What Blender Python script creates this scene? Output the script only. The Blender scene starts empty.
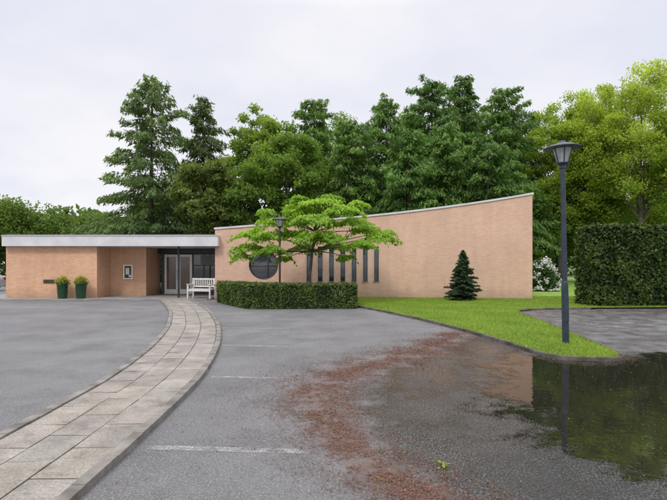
import bpy, bmesh, math, random
import numpy as np
from mathutils import Vector, Matrix, noise
from mathutils.geometry import tessellate_polygon
random.seed(3)
C = bpy.context.scene.collection
F = 482.0; HZ = 265.0; CH = 1.6
def gx(px, Y): return (px - 333.5) * Y / F
def gz(py, Y): return CH - (py - HZ) * Y / F

# ------------------------------------------------------------------ materials
def newmat(name):
    m = bpy.data.materials.new(name); m.use_nodes = True
    nt = m.node_tree
    return m, nt, nt.nodes['Principled BSDF']
def N(nt, typ, ins=None, **props):
    n = nt.nodes.new(typ)
    for k, v in props.items(): setattr(n, k, v)
    for k, v in (ins or {}).items():
        if isinstance(v, bpy.types.NodeSocket): nt.links.new(v, n.inputs[k])
        else: n.inputs[k].default_value = v
    return n
def c4(c): return (c[0], c[1], c[2], 1.0)
def objco(nt): return N(nt, 'ShaderNodeTexCoord').outputs['Object']
def noise_fac(nt, vec, scale, detail=4.0, rough=0.55):
    return N(nt, 'ShaderNodeTexNoise', {'Vector': vec, 'Scale': scale, 'Detail': detail, 'Roughness': rough}).outputs['Fac']
def maprange(nt, val, a, b, c=0.0, d=1.0):
    return N(nt, 'ShaderNodeMapRange', {'Value': val, 'From Min': a, 'From Max': b, 'To Min': c, 'To Max': d}).outputs['Result']
def mix(nt, fac, a, b, mode='MIX'):
    return N(nt, 'ShaderNodeMixRGB', {'Fac': fac, 'Color1': a, 'Color2': b}, blend_type=mode).outputs['Color']
def math_(nt, op, a, b=0.0, clamp=False):
    return N(nt, 'ShaderNodeMath', {0: a, 1: b}, operation=op, use_clamp=clamp).outputs[0]
def fmix(nt, fac, a, b): return N(nt, 'ShaderNodeMix', {0: fac, 2: a, 3: b}).outputs[0]
def mat_noise(name, c1, c2, scale=6.0, rough=0.6, bump=0.0, metal=0.0, spec=0.5):
    m, nt, b = newmat(name)
    f = noise_fac(nt, objco(nt), scale)
    f2 = maprange(nt, f, 0.35, 0.65)
    nt.links.new(mix(nt, f2, c4(c1), c4(c2)), b.inputs['Base Color'])
    b.inputs['Roughness'].default_value = rough; b.inputs['Metallic'].default_value = metal
    b.inputs['Specular IOR Level'].default_value = spec
    if bump:
        bn = N(nt, 'ShaderNodeBump', {'Height': noise_fac(nt, objco(nt), scale * 8), 'Strength': bump, 'Distance': 0.01})
        nt.links.new(bn.outputs[0], b.inputs['Normal'])
    return m
def leafmat(name, trans=0.35, rough=0.55, tint=(1.25, 1.3, 0.7)):
    m, nt, b = newmat(name)
    a = N(nt, 'ShaderNodeAttribute', attribute_name='col').outputs['Color']
    nt.links.new(a, b.inputs['Base Color'])
    b.inputs['Roughness'].default_value = rough; b.inputs['Specular IOR Level'].default_value = 0.3
    t = N(nt, 'ShaderNodeBsdfTranslucent', {'Color': mix(nt, 1.0, a, c4(tint), 'MULTIPLY')})
    ms = N(nt, 'ShaderNodeMixShader', {0: trans, 1: b.outputs[0], 2: t.outputs[0]})
    nt.links.new(ms.outputs[0], nt.nodes['Material Output'].inputs['Surface'])
    return m
def brickmat(name, a, b2, mortar):
    m, nt, b = newmat(name)
    o = objco(nt)
    sx = N(nt, 'ShaderNodeSeparateXYZ', {0: o})
    nz = N(nt, 'ShaderNodeSeparateXYZ', {0: N(nt, 'ShaderNodeNewGeometry').outputs['True Normal']})
    side = math_(nt, 'GREATER_THAN', math_(nt, 'ABSOLUTE', nz.outputs[0]), 0.7)
    u = fmix(nt, side, sx.outputs[0], sx.outputs[1])
    v = N(nt, 'ShaderNodeCombineXYZ', {0: u, 1: sx.outputs[2], 2: 0.0}).outputs[0]
    br = N(nt, 'ShaderNodeTexBrick', {'Vector': v, 'Color1': c4(a), 'Color2': c4(b2), 'Mortar': c4(mortar), 'Scale': 1.0,
          'Mortar Size': 0.006, 'Mortar Smooth': 0.2, 'Bias': -0.1, 'Brick Width': 0.22, 'Row Height': 0.065})
    big = maprange(nt, noise_fac(nt, o, 0.45, 5), 0.3, 0.7, 0.91, 1.06)
    streak = maprange(nt, N(nt, 'ShaderNodeTexNoise', {'Vector': N(nt, 'ShaderNodeCombineXYZ', {0: math_(nt, 'MULTIPLY', u, 3.0), 1: math_(nt, 'MULTIPLY', sx.outputs[2], 0.35), 2: 0.0}).outputs[0], 'Scale': 1.0, 'Detail': 4.0}).outputs['Fac'], 0.35, 0.65, 0.94, 1.03)
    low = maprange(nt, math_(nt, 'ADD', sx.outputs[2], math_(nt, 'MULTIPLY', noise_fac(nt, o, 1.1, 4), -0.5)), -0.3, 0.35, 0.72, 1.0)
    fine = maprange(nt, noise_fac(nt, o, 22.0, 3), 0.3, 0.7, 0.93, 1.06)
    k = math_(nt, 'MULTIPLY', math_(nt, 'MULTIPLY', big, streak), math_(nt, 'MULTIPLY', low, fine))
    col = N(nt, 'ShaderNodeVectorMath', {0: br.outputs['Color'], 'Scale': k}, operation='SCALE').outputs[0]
    nt.links.new(col, b.inputs['Base Color'])
    b.inputs['Roughness'].default_value = 0.85; b.inputs['Specular IOR Level'].default_value = 0.2
    bn = N(nt, 'ShaderNodeBump', {'Height': br.outputs['Fac'], 'Strength': 0.4, 'Distance': 0.005}, invert=True)
    nt.links.new(bn.outputs[0], b.inputs['Normal'])
    return m
def glassmat(name, base, rough=0.04, spec=0.9, var=2.2):
    m, nt, b = newmat(name)
    f = maprange(nt, noise_fac(nt, objco(nt), 1.3, 3), 0.35, 0.65)
    nt.links.new(mix(nt, f, c4(base), c4([x * var for x in base])), b.inputs['Base Color'])
    b.inputs['Roughness'].default_value = rough; b.inputs['Specular IOR Level'].default_value = spec
    return m

M = {}
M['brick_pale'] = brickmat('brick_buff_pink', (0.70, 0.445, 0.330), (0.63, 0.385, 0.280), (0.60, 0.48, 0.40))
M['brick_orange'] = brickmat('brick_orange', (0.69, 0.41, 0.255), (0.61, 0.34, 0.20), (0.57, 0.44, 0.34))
M['fascia'] = mat_noise('pale_fascia', (0.54, 0.54, 0.56), (0.65, 0.65, 0.67), 1.5, 0.55)
M['roof'] = mat_noise('roof_felt', (0.10, 0.10, 0.10), (0.16, 0.16, 0.155), 1.0, 0.85)
M['soffit'] = mat_noise('soffit', (0.22, 0.21, 0.20), (0.28, 0.26, 0.24), 2.0, 0.8)
M['white'] = mat_noise('white_paint', (0.82, 0.81, 0.79), (0.87, 0.86, 0.84), 5.0, 0.45)
M['bench'] = mat_noise('weathered_white_wood', (0.54, 0.51, 0.48), (0.72, 0.70, 0.68), 9.0, 0.7, 0.2)
M['dark_metal'] = mat_noise('dark_metal', (0.016, 0.019, 0.024), (0.032, 0.037, 0.045), 9.0, 0.42)
M['pale_reveal'] = mat_noise('pale_window_reveal', (0.48, 0.40, 0.34), (0.58, 0.50, 0.43), 5.0, 0.7)
M['lamp_blue'] = mat_noise('lamp_blue_black', (0.016, 0.026, 0.042), (0.030, 0.044, 0.066), 7.0, 0.45, 0.15)
M['glass'] = glassmat('dark_glass', (0.022, 0.025, 0.028), 0.05, 1.0)
M['door_glass'] = glassmat('door_glass', (0.11, 0.072, 0.042), 0.08, 0.8, 1.7)
M['steel'] = mat_noise('brushed_steel', (0.45, 0.45, 0.46), (0.55, 0.55, 0.56), 15, 0.35, 0, 0.9)
M['bark'] = mat_noise('bark', (0.055, 0.042, 0.032), (0.12, 0.10, 0.08), 7.0, 0.9, 0.6)
M['bark_pale'] = mat_noise('bark_pale', (0.09, 0.08, 0.06), (0.17, 0.15, 0.12), 6.0, 0.9, 0.6)
M['leaf'] = leafmat('leaves', 0.45)
M['litter'] = leafmat('litter_flakes', 0.05, 0.7)
M['needle'] = leafmat('needles', 0.36, 0.6)
M['hedge'] = leafmat('hedge_leaves', 0.25, 0.5)
M['petal'] = leafmat('petals', 0.3, 0.6, (1, 1, 1))
M['grass'] = leafmat('grass_blades', 0.35, 0.6)
M['pot'] = mat_noise('green_glazed_pot', (0.010, 0.045, 0.020), (0.018, 0.07, 0.03), 3.0, 0.22)
M['soil'] = mat_noise('soil', (0.035, 0.025, 0.017), (0.075, 0.055, 0.038), 8.0, 0.95, 0.6)
M['plaque'] = mat_noise('bronze_plaque', (0.06, 0.045, 0.03), (0.09, 0.07, 0.05), 12.0, 0.4, 0, 0.5)
M['paper'] = mat_noise('paper', (0.62, 0.60, 0.54), (0.72, 0.70, 0.66), 7.0, 0.8)
M['kerb'] = mat_noise('kerb_concrete', (0.12, 0.108, 0.092), (0.25, 0.235, 0.21), 3.5, 0.85, 0.5)
M['kerb_moss'] = mat_noise('mossy_kerb', (0.045, 0.045, 0.03), (0.14, 0.13, 0.11), 3.0, 0.85, 0.5)
M['car'] = mat_noise('silver_car_paint', (0.50, 0.51, 0.53), (0.53, 0.54, 0.56), 2.0, 0.25, 0, 0.4)
M['rubber'] = mat_noise('rubber', (0.015, 0.015, 0.015), (0.03, 0.03, 0.03), 12, 0.8)
M['red_lens'] = mat_noise('red_lens', (0.30, 0.01, 0.01), (0.4, 0.02, 0.02), 12, 0.2)
M['clear_lens'] = mat_noise('clear_lens', (0.6, 0.6, 0.6), (0.7, 0.7, 0.7), 12, 0.1)
# frosted lantern glass
m, nt, b = newmat('lantern_glass'); b.inputs['Base Color'].default_value = (0.75, 0.77, 0.78, 1); b.inputs['Roughness'].default_value = 0.12
tr = N(nt, 'ShaderNodeBsdfTransparent', {'Color': (0.9, 0.92, 0.92, 1)})
ff = maprange(nt, noise_fac(nt, objco(nt), 5.0), 0.3, 0.7, 0.35, 0.6)
ms = N(nt, 'ShaderNodeMixShader', {0: ff, 1: b.outputs[0], 2: tr.outputs[0]})
nt.links.new(ms.outputs[0], nt.nodes['Material Output'].inputs['Surface']); M['lantern'] = m

# ------------------------------------------------------------------ object helpers
def tag(o, label=None, cat=None, group=None, kind=None):
    if label: o['label'] = label
    if cat: o['category'] = cat
    if group: o['group'] = group
    if kind: o['kind'] = kind
    return o
def thing(name, label, cat, loc=(0, 0, 0), rz=0.0, group=None):
    o = bpy.data.objects.new(name, None); C.objects.link(o)
    o.location = loc; o.rotation_euler = (0, 0, rz); o.empty_display_size = 0.2
    return tag(o, label, cat, group)
class MB:
    def __init__(s): s.v = []; s.f = []
    def face_pts(s, pts):
        n = len(s.v); s.v += [tuple(p) for p in pts]; s.f.append(tuple(range(n, n + len(pts))))
    def box(s, x0, x1, y0, y1, z0, z1):
        n = len(s.v)
        s.v += [(x0,y0,z0),(x1,y0,z0),(x1,y1,z0),(x0,y1,z0),(x0,y0,z1),(x1,y0,z1),(x1,y1,z1),(x0,y1,z1)]
        s.f += [(n,n+3,n+2,n+1),(n+4,n+5,n+6,n+7),(n,n+1,n+5,n+4),(n+1,n+2,n+6,n+5),(n+2,n+3,n+7,n+6),(n+3,n,n+4,n+7)]
        return s
    def tube(s, pts, rads, k=7):
        pts = [Vector(p) for p in pts]; rings = []
        for i, p in enumerate(pts):
            d = (pts[min(i+1, len(pts)-1)] - pts[max(i-1, 0)]).normalized()
            a = d.cross(Vector((0.31, 0.95, 0.02)))
            if a.length < 1e-3: a = d.cross(Vector((1, 0, 0)))
            a.normalize(); c = d.cross(a); n = len(s.v); rings.append(n)
            for j in range(k):
                t = 2 * math.pi * j / k
                s.v.append(tuple(p + (a * math.cos(t) + c * math.sin(t)) * rads[i]))
        for i in range(len(rings) - 1):
            for j in range(k):
                j2 = (j + 1) % k
                s.f.append((rings[i]+j, rings[i]+j2, rings[i+1]+j2, rings[i+1]+j))
        s.f.append(tuple(rings[0]+j for j in reversed(range(k)))); s.f.append(tuple(rings[-1]+j for j in range(k)))
        return s
    def lathe(s, prof, k=20, cx=0, cy=0):
        rings = []
        for r, z in prof:
            n = len(s.v); rings.append(n)
            for j in range(k):
                t = 2 * math.pi * j / k; s.v.append((cx + r * math.cos(t), cy + r * math.sin(t), z))
        for i in range(len(rings) - 1):
            for j in range(k):
                j2 = (j + 1) % k; s.f.append((rings[i]+j, rings[i]+j2, rings[i+1]+j2, rings[i+1]+j))
        s.f.append(tuple(rings[0]+j for j in reversed(range(k)))); s.f.append(tuple(rings[-1]+j for j in range(k)))
        return s
    def build(s, name, mat, parent=None, smooth=False, bevel=0.0, world=False):
        me = bpy.data.meshes.new(name); me.from_pydata(s.v, [], s.f)
        bm = bmesh.new(); bm.from_mesh(me); bmesh.ops.recalc_face_normals(bm, faces=bm.faces)
        if bevel: bmesh.ops.bevel(bm, geom=list(bm.edges), offset=bevel, segments=2, affect='EDGES', profile=0.5)
        bm.to_mesh(me); bm.free()
        if smooth: me.polygons.foreach_set('use_smooth', [True] * len(me.polygons))
        me.materials.append(mat); me.update()
        o = bpy.data.objects.new(name, me); C.objects.link(o)
        if parent:
            o.parent = parent
            if world: o.matrix_parent_inverse = Matrix.Translation(-Vector(parent.location))
        return o
def quads(name, co, cols, mat, parent=None, k=4):
    """co (n,k,3) leaf faces, cols (n,3) one colour per leaf"""
    n = len(co); me = bpy.data.meshes.new(name)
    me.vertices.add(n * k); me.vertices.foreach_set('co', np.ascontiguousarray(co, dtype=np.float32).ravel())
    me.loops.add(n * k); me.loops.foreach_set('vertex_index', np.arange(n * k, dtype=np.int32))
    me.polygons.add(n); me.polygons.foreach_set('loop_start', np.arange(0, n * k, k, dtype=np.int32))
    me.update(calc_edges=True)
    at = me.attributes.new('col', 'FLOAT_COLOR', 'POINT')
    cc = np.ones((n, k, 4), dtype=np.float32); cc[:, :, :3] = np.clip(cols, 0, 1)[:, None, :]
    at.data.foreach_set('color', cc.ravel())
    me.materials.append(mat)
    o = bpy.data.objects.new(name, me); C.objects.link(o)
    if parent: o.parent = parent
    return o
def nrm(a): return a / np.maximum(np.linalg.norm(a, axis=-1, keepdims=True), 1e-9)
def leaf_quads(c, u, nvec, a, b):
    u = nrm(u); v = nrm(np.cross(nvec, u)); a = np.asarray(a)[:, None]; b = np.asarray(b)[:, None]
    return np.stack([c - u * a, c + v * b - u * a * 0.1, c + u * a, c - v * b - u * a * 0.1], axis=1)
def lerp(c1, c2, k): return np.asarray(c1)[None, :] * (1 - k[:, None]) + np.asarray(c2)[None, :] * k[:, None]

# polygon helpers
def pip(P, poly):
    x, y = P[:, 0], P[:, 1]; ins = np.zeros(len(P), bool); n = len(poly)
    for i in range(n):
        x0, y0 = poly[i]; x1, y1 = poly[(i + 1) % n]
        if y0 == y1: continue
        c = ((y0 > y) != (y1 > y)) & (x < (x1 - x0) * (y - y0) / (y1 - y0) + x0); ins ^= c
    return ins
def segdist(P, pts, closed=False):
    d = np.full(len(P), 1e9); n = len(pts)
    for i in range(n if closed else n - 1):
        a = np.array(pts[i]); b = np.array(pts[(i + 1) % n]); ab = b - a
        t = np.clip(((P - a) @ ab) / (ab @ ab), 0, 1)
        d = np.minimum(d, np.linalg.norm(P - (a + t[:, None] * ab), axis=1))
    return d
def sdf(P, poly):
    d = segdist(P, poly, True); return np.where(pip(P, poly), d, -d)
def catmull(pts, per=10):
    pts = [np.array(p, float) for p in pts]; out = []
    q = [2 * pts[0] - pts[1]] + pts + [2 * pts[-1] - pts[-2]]
    for i in range(1, len(q) - 2):
        for j in range(per):
            t = j / per
            out.append(0.5 * (2*q[i] + (q[i+1]-q[i-1])*t + (2*q[i-1]-5*q[i]+4*q[i+1]-q[i+2])*t*t + (-q[i-1]+3*q[i]-3*q[i+1]+q[i+2])*t**3))
    out.append(pts[-1]); return np.array(out)

# ------------------------------------------------------------------ ground plan
lawn_front = [(0.9, 18.36), (1.75, 16.2), (2.51, 14.0), (3.0, 12.2), (3.30, 10.8), (3.50, 9.7), (3.60, 8.9), (3.72, 8.35), (4.05, 8.08), (4.5, 8.02), (4.88, 8.15), (5.02, 8.6), (5.2, 9.4), (5.57, 11.86), (5.85, 14.0), (6.0, 15.4), (6.35, 16.5), (7.07, 17.0), (9.31, 17.5), (12.4, 17.75), (28, 18.0)]
lawn_poly = lawn_front + [(60, 30), (60, 60), (-1, 60), (0.9, 23)]
wet_poly = [(3.2, 11.2), (2.6, 10.2), (1.6, 8.7), (0.6, 7.3), (0.25, 5.9), (0.25, 4.6), (0.45, 3.6), (0.7, 2.5), (14, 2.5), (14, 9.2), (5.6, 8.9), (4.4, 8.2), (3.7, 8.6), (3.55, 10)]
puddle_poly = [(3.35, 8.8), (3.66, 8.3), (4.0, 7.98), (4.5, 7.92), (5.0, 8.1), (5.6, 8.7), (10, 8.9), (10, 2.8), (3.2, 3.1), (2.4, 3.5), (1.95, 4.2), (1.85, 5.3), (2.05, 6.4), (2.45, 7.5), (2.9, 8.3)]
debris_line = [(3.0, 11.6), (2.3, 10.2), (1.2, 8.4), (0.45, 7.5), (-0.05, 6.7), (-0.22, 5.9), (-0.05, 4.9), (0.16, 4.15), (0.42, 3.65), (0.68, 3.3), (1.0, 2.6)]
# ground sheet
xs = np.concatenate([[-600, -200, -80, -40, -25], np.arange(-16, -5, 0.5), np.linspace(-5, 9, 141), np.arange(9.8, 25, 0.8), [30, 50, 100, 250, 600]])
ys = np.concatenate([[-200, -60, -20, -6, 0, 1.5], np.linspace(2.4, 13, 107), np.arange(13.5, 30, 0.5), [34, 45, 70, 120, 250, 700]])
GX, GY = np.meshgrid(xs, ys); P = np.stack([GX.ravel(), GY.ravel()], 1)
nx, ny = len(xs), len(ys); ii = np.arange(nx * ny).reshape(ny, nx)
faces = np.stack([ii[:-1, :-1], ii[:-1, 1:], ii[1:, 1:], ii[1:, :-1]], -1).reshape(-1, 4)
me = bpy.data.meshes.new('car_park_ground')
me.from_pydata(np.column_stack([P, np.zeros(len(P))]).tolist(), [], faces.tolist())
wet_sd = np.clip(sdf(P, wet_poly), -3, 3)
lane = (P[:, 0] > 5.0) & (P[:, 1] > 8.0) & (P[:, 1] < 18.5)
wet_sd = np.where(lane, np.maximum(wet_sd, 0.02), wet_sd)        # the side drive is damp in patches
dl = segdist(P, debris_line); dl2 = segdist(P, lawn_front[1:17])
width = np.interp(P[:, 1], [2.4, 3.6, 4.5, 5.8, 7.0, 8.5, 11], [0.25, 0.22, 0.28, 0.34, 0.42, 0.35, 0.2]) * 1.35
deb = np.clip(np.maximum(np.exp(-(dl / width) ** 2), 0.6 * np.exp(-(dl2 / 0.35) ** 2)), 0, 1)
deb = np.where(lane & (P[:, 1] > 8.9), np.maximum(deb, 0.40), deb)
for nm, arr in (('wet', wet_sd), ('deb', deb)):
    at = me.attributes.new(nm, 'FLOAT', 'POINT'); at.data.foreach_set('value', arr.astype(np.float32))
m, nt, b = newmat('asphalt')
o_ = objco(nt)
wa = N(nt, 'ShaderNodeAttribute', attribute_name='wet').outputs['Fac']; da = N(nt, 'ShaderNodeAttribute', attribute_name='deb').outputs['Fac']
n_big = noise_fac(nt, o_, 0.35, 5); n_mid = noise_fac(nt, o_, 2.2, 6, 0.62); n_sp = noise_fac(nt, o_, 60, 3, 0.7); n_f = noise_fac(nt, o_, 170, 2, 0.6)
n_st = noise_fac(nt, o_, 0.9, 7, 0.68); n_gr = noise_fac(nt, o_, 26, 4, 0.7)
vor = N(nt, 'ShaderNodeTexVoronoi', {'Vector': o_, 'Scale': 75.0}).outputs['Distance']
wet = maprange(nt, math_(nt, 'ADD', wa, math_(nt, 'MULTIPLY', math_(nt, 'SUBTRACT', n_mid, 0.5), 1.6)), -0.20, 0.30)
dry = mix(nt, maprange(nt, n_big, 0.35, 0.65), (0.120, 0.117, 0.120, 1), (0.190, 0.187, 0.188, 1))
dry = mix(nt, maprange(nt, n_st, 0.46, 0.64, 0, 0.7), dry, (0.070, 0.068, 0.068, 1))
dry = mix(nt, maprange(nt, n_mid, 0.45, 0.70, 0, 0.4), dry, (0.092, 0.088, 0.085, 1))
dry = mix(nt, maprange(nt, n_gr, 0.50, 0.68, 0, 0.4), dry, (0.26, 0.255, 0.25, 1))
dry = mix(nt, maprange(nt, n_sp, 0.52, 0.66, 0, 0.8), dry, (0.36, 0.355, 0.35, 1))
dry = mix(nt, maprange(nt, n_f, 0.54, 0.30, 0, 0.7), dry, (0.04, 0.04, 0.042, 1))
blot = maprange(nt, n_st, 0.40, 0.62)
wc = mix(nt, maprange(nt, n_sp, 0.50, 0.64), (0.016, 0.016, 0.016, 1), mix(nt, blot, (0.20, 0.195, 0.185, 1), (0.075, 0.07, 0.066, 1)))
wc = mix(nt, maprange(nt, n_gr, 0.54, 0.70, 0, 0.45), wc, (0.10, 0.096, 0.09, 1))
col = mix(nt, wet, dry, wc)
n_d = noise_fac(nt, o_, 30, 5, 0.75)
dfac = maprange(nt, math_(nt, 'ADD', da, math_(nt, 'ADD', math_(nt, 'MULTIPLY', math_(nt, 'SUBTRACT', n_d, 0.55), 2.4), math_(nt, 'MULTIPLY', math_(nt, 'SUBTRACT', n_mid, 0.5), 1.2))), 0.36, 1.05, 0, 0.75)
brown = mix(nt, n_f, (0.085, 0.040, 0.026, 1), (0.20, 0.105, 0.072, 1))
col = mix(nt, dfac, col, brown)
nt.links.new(col, b.inputs['Base Color'])
film = maprange(nt, math_(nt, 'ADD', n_mid, math_(nt, 'MULTIPLY', math_(nt, 'SUBTRACT', n_gr, 0.5), 0.35)), 0.46, 0.60)     # 0 = water film, 1 = wet grain
rr = fmix(nt, wet, 0.72, fmix(nt, film, 0.05, 0.33))
rr = math_(nt, 'ADD', rr, math_(nt, 'MULTIPLY', dfac, 0.4)); nt.links.new(rr, b.inputs['Roughness'])
hgt = math_(nt, 'ADD', math_(nt, 'MULTIPLY', n_sp, 0.7), math_(nt, 'MULTIPLY', vor, 0.5))
bn = N(nt, 'ShaderNodeBump', {'Height': hgt, 'Strength': fmix(nt, wet, 0.75, fmix(nt, film, 0.18, 0.65)), 'Distance': 0.012})
nt.links.new(bn.outputs[0], b.inputs['Normal'])
me.materials.append(m)
g = bpy.data.objects.new('car_park_ground', me); C.objects.link(g); tag(g, kind='structure')

# puddle sheet
def puddle(poly, amp):
    p = np.array(poly); x0, y0 = p.min(0) - 0.9; x1, y1 = p.max(0) + 0.5
    X, Y = np.meshgrid(np.arange(x0, x1, 0.1), np.arange(y0, y1, 0.1)); Q = np.stack([X.ravel(), Y.ravel()], 1)
    s = sdf(Q, poly); inl = pip(Q, lawn_poly) & (segdist(Q, lawn_front) > 0.1)
    h, w = X.shape; idx = np.arange(h * w).reshape(h, w)
    fc = np.stack([idx[:-1, :-1], idx[:-1, 1:], idx[1:, 1:], idx[1:, :-1]], -1).reshape(-1, 4)
    keep = (s[fc].max(1) > -0.85) & (~inl[fc].any(1)); fc = fc[keep]
    used = np.unique(fc); rm = -np.ones(h * w, int); rm[used] = np.arange(len(used))
    me = bpy.data.meshes.new('puddle'); me.from_pydata(np.column_stack([Q[used], np.full(len(used), 0.004)]).tolist(), [], rm[fc].tolist())
    at = me.attributes.new('sd', 'FLOAT', 'POINT'); at.data.foreach_set('value', np.clip(s[used], -2, 2).astype(np.float32))
    m, nt, b = newmat('puddle_water'); o_ = objco(nt)
    sd_ = N(nt, 'ShaderNodeAttribute', attribute_name='sd').outputs['Fac']
    nn = noise_fac(nt, o_, 2.4, 7, 0.68); n3 = noise_fac(nt, o_, 55, 3, 0.7)
    sdc = math_(nt, 'MINIMUM', sd_, 0.62)                              # stones still break the surface far from the edge
    e = math_(nt, 'ADD', sdc, math_(nt, 'MULTIPLY', math_(nt, 'SUBTRACT', nn, 0.5), amp))
    f = maprange(nt, math_(nt, 'ADD', e, math_(nt, 'MULTIPLY', math_(nt, 'SUBTRACT', n3, 0.5), 1.7)), -0.06, 0.14)
    bc = mix(nt, noise_fac(nt, o_, 30, 3), (0.008, 0.008, 0.006, 1), (0.026, 0.024, 0.018, 1))
    nt.links.new(bc, b.inputs['Base Color'])
    b.inputs['Roughness'].default_value = 0.03; b.inputs['IOR'].default_value = 1.55
    bn = N(nt, 'ShaderNodeBump', {'Height': noise_fac(nt, o_, 6.0, 2), 'Strength': 0.07, 'Distance': 0.02}); nt.links.new(bn.outputs[0], b.inputs['Normal'])
    t = N(nt, 'ShaderNodeBsdfTransparent')
    ms = N(nt, 'ShaderNodeMixShader', {0: f, 1: t.outputs[0], 2: b.outputs[0]})
    nt.links.new(ms.outputs[0], nt.nodes['Material Output'].inputs['Surface'])
    me.materials.append(m); o = bpy.data.objects.new('puddle', me); C.objects.link(o); tag(o, kind='structure')
puddle(puddle_poly, 2.6)

# lawn, woodland floor, bed
def sheet(name, poly, z, mat):
    vs = [Vector((x, y, 0)) for x, y in poly]; tris = tessellate_polygon([vs])
    me = bpy.data.meshes.new(name); me.from_pydata([(x, y, z) for x, y in poly], [], [tuple(t) for t in tris])
    bm = bmesh.new(); bm.from_mesh(me)
    for f in bm.faces:
        f.normal_update()
        if f.normal.z < 0: f.normal_flip()
    bm.to_mesh(me); bm.free()
    me.materials.append(mat); o = bpy.data.objects.new(name, me); C.objects.link(o); tag(o, kind='structure'); return o
M['lawn'] = mat_noise('lawn_ground', (0.13, 0.225, 0.025), (0.21, 0.33, 0.045), 1.3, 0.9, 0.6)
M['woodland'] = mat_noise('woodland_floor', (0.05, 0.07, 0.02), (0.09, 0.13, 0.03), 0.8, 0.95, 0.5)
sheet('lawn', lawn_poly, 0.05, M['lawn'])
sheet('woodland_floor', [(-300, 36), (300, 36), (500, 600), (-500, 600)], 0.02, M['woodland'])
sheet('planting_bed', [(0.9, 17.75), (-3.1, 17.6), (-5.0, 20.7), (-5.2, 22.9), (0.895, 22.9)], 0.03, M['soil'])
def ribbon(name, line, w, z0, z1, mat, joint=0.0):
    line = np.array(line); mb = MB(); d = nrm(np.gradient(line, axis=0)); n_ = np.stack([-d[:, 1], d[:, 0]], 1)
    A = line - n_ * w / 2; B = line + n_ * w / 2
    for i in range(len(line) - 1):
        a0, a1, b0, b1 = A[i], A[i+1], B[i], B[i+1]
        base = len(mb.v)
        jj = random.uniform(-joint, joint)
        mb.v += [(*a0, z0), (*a1, z0), (*b1, z0), (*b0, z0), (*a0, z1+jj), (*a1, z1+jj), (*b1, z1+jj), (*b0, z1+jj)]
        mb.f += [(base, base+3, base+2, base+1), (base+4, base+5, base+6, base+7), (base, base+1, base+5, base+4), (base+2, base+3, base+7, base+6), (base+1, base+2, base+6, base+5), (base+3, base, base+4, base+7)]
    o = mb.build(name, mat); tag(o, kind='structure'); return o
lk = catmull(lawn_front[:19], 4)
ribbon('lawn_kerb', lk, 0.08, -0.02, 0.064, M['kerb_moss'], 0.005)

# slab path
center = catmull([(-2.44, 0.5), (-2.40, 2), (-2.40, 3.2), (-2.41, 4.4), (-2.44, 5.6), (-2.53, 7.0), (-2.88, 9.3), (-3.5, 12), (-4.1, 14.0), (-4.9, 16.4), (-5.75, 18.5), (-6.65, 20.6), (-7.2, 21.9)], 14)
seg = np.linalg.norm(np.diff(center, axis=0), axis=1); arc = np.concatenate([[0], np.cumsum(seg)])
def cpt(s):
    s = np.clip(s, 0, arc[-1]); p = np.array([np.interp(s, arc, center[:, 0]), np.interp(s, arc, center[:, 1])])
    q = np.array([np.interp(min(s + .1, arc[-1]), arc, center[:, 0]), np.interp(min(s + .1, arc[-1]), arc, center[:, 1])])
    r = np.array([np.interp(max(s - .1, 0), arc, center[:, 0]), np.interp(max(s - .1, 0), arc, center[:, 1])])
    d = (q - r) / np.linalg.norm(q - r); return p, np.array([-d[1], d[0]])
PW = 1.12
ribbon('path_bedding', center[::2], PW, -0.02, 0.028, M['soil'])
co, cl = [], []
rs = np.random.default_rng(5)
ncol = 3; cw = PW / ncol; SL = 0.6; g_ = 0.006
for c in range(ncol):
    s = (c % 2) * SL / 2 - SL
    while s < arc[-1]:
        s0, s1 = max(s, 0) + g_, min(s + SL, arc[-1]) - g_
        s += SL
        if s1 <= s0: continue
        w0 = -PW/2 + c * cw + g_; w1 = w0 + cw - 2 * g_
        p0, n0 = cpt(s0); p1, n1 = cpt(s1)
        z = 0.046 + rs.normal(0, 0.0025, 4)
        q = [np.append(p0 + n0*w0, z[0]), np.append(p1 + n1*w0, z[1]), np.append(p1 + n1*w1, z[2]), np.append(p0 + n0*w1, z[3])]
        k = rs.uniform(0.88, 1.07); tone = np.array([0.285, 0.255, 0.222]) * k + rs.normal(0, 0.004, 3)
        co.append(q); cl.append(tone)
        for i in range(4):
            a, b_ = q[i], q[(i+1) % 4]
            co.append([np.array([a[0], a[1], 0.0]), np.array([b_[0], b_[1], 0.0]), b_, a]); cl.append(tone * 0.8)
m, nt, b = newmat('concrete_slab'); o_ = objco(nt)
a = N(nt, 'ShaderNodeAttribute', attribute_name='col').outputs['Color']
k1 = maprange(nt, noise_fac(nt, o_, 2.4, 6, 0.65), 0.3, 0.7, 0.66, 1.18); k2 = maprange(nt, noise_fac(nt, o_, 45, 3), 0.3, 0.7, 0.72, 1.28)
col = N(nt, 'ShaderNodeVectorMath', {0: a, 'Scale': math_(nt, 'MULTIPLY', k1, k2)}, operation='SCALE').outputs[0]
col = mix(nt, maprange(nt, noise_fac(nt, o_, 6, 5, 0.7), 0.52, 0.72, 0, 0.65), col, (0.10, 0.085, 0.055, 1))
nt.links.new(col, b.inputs['Base Color']); b.inputs['Roughness'].default_value = 0.75
bn = N(nt, 'ShaderNodeBump', {'Height': noise_fac(nt, o_, 80, 3), 'Strength': 0.45, 'Distance': 0.006}); nt.links.new(bn.outputs[0], b.inputs['Normal'])
M['slab'] = m
tag(quads('slab_path', np.array(co), np.array(cl), m), kind='structure')
dd = nrm(np.gradient(center, axis=0)); cn = np.stack([-dd[:, 1], dd[:, 0]], 1)
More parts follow.
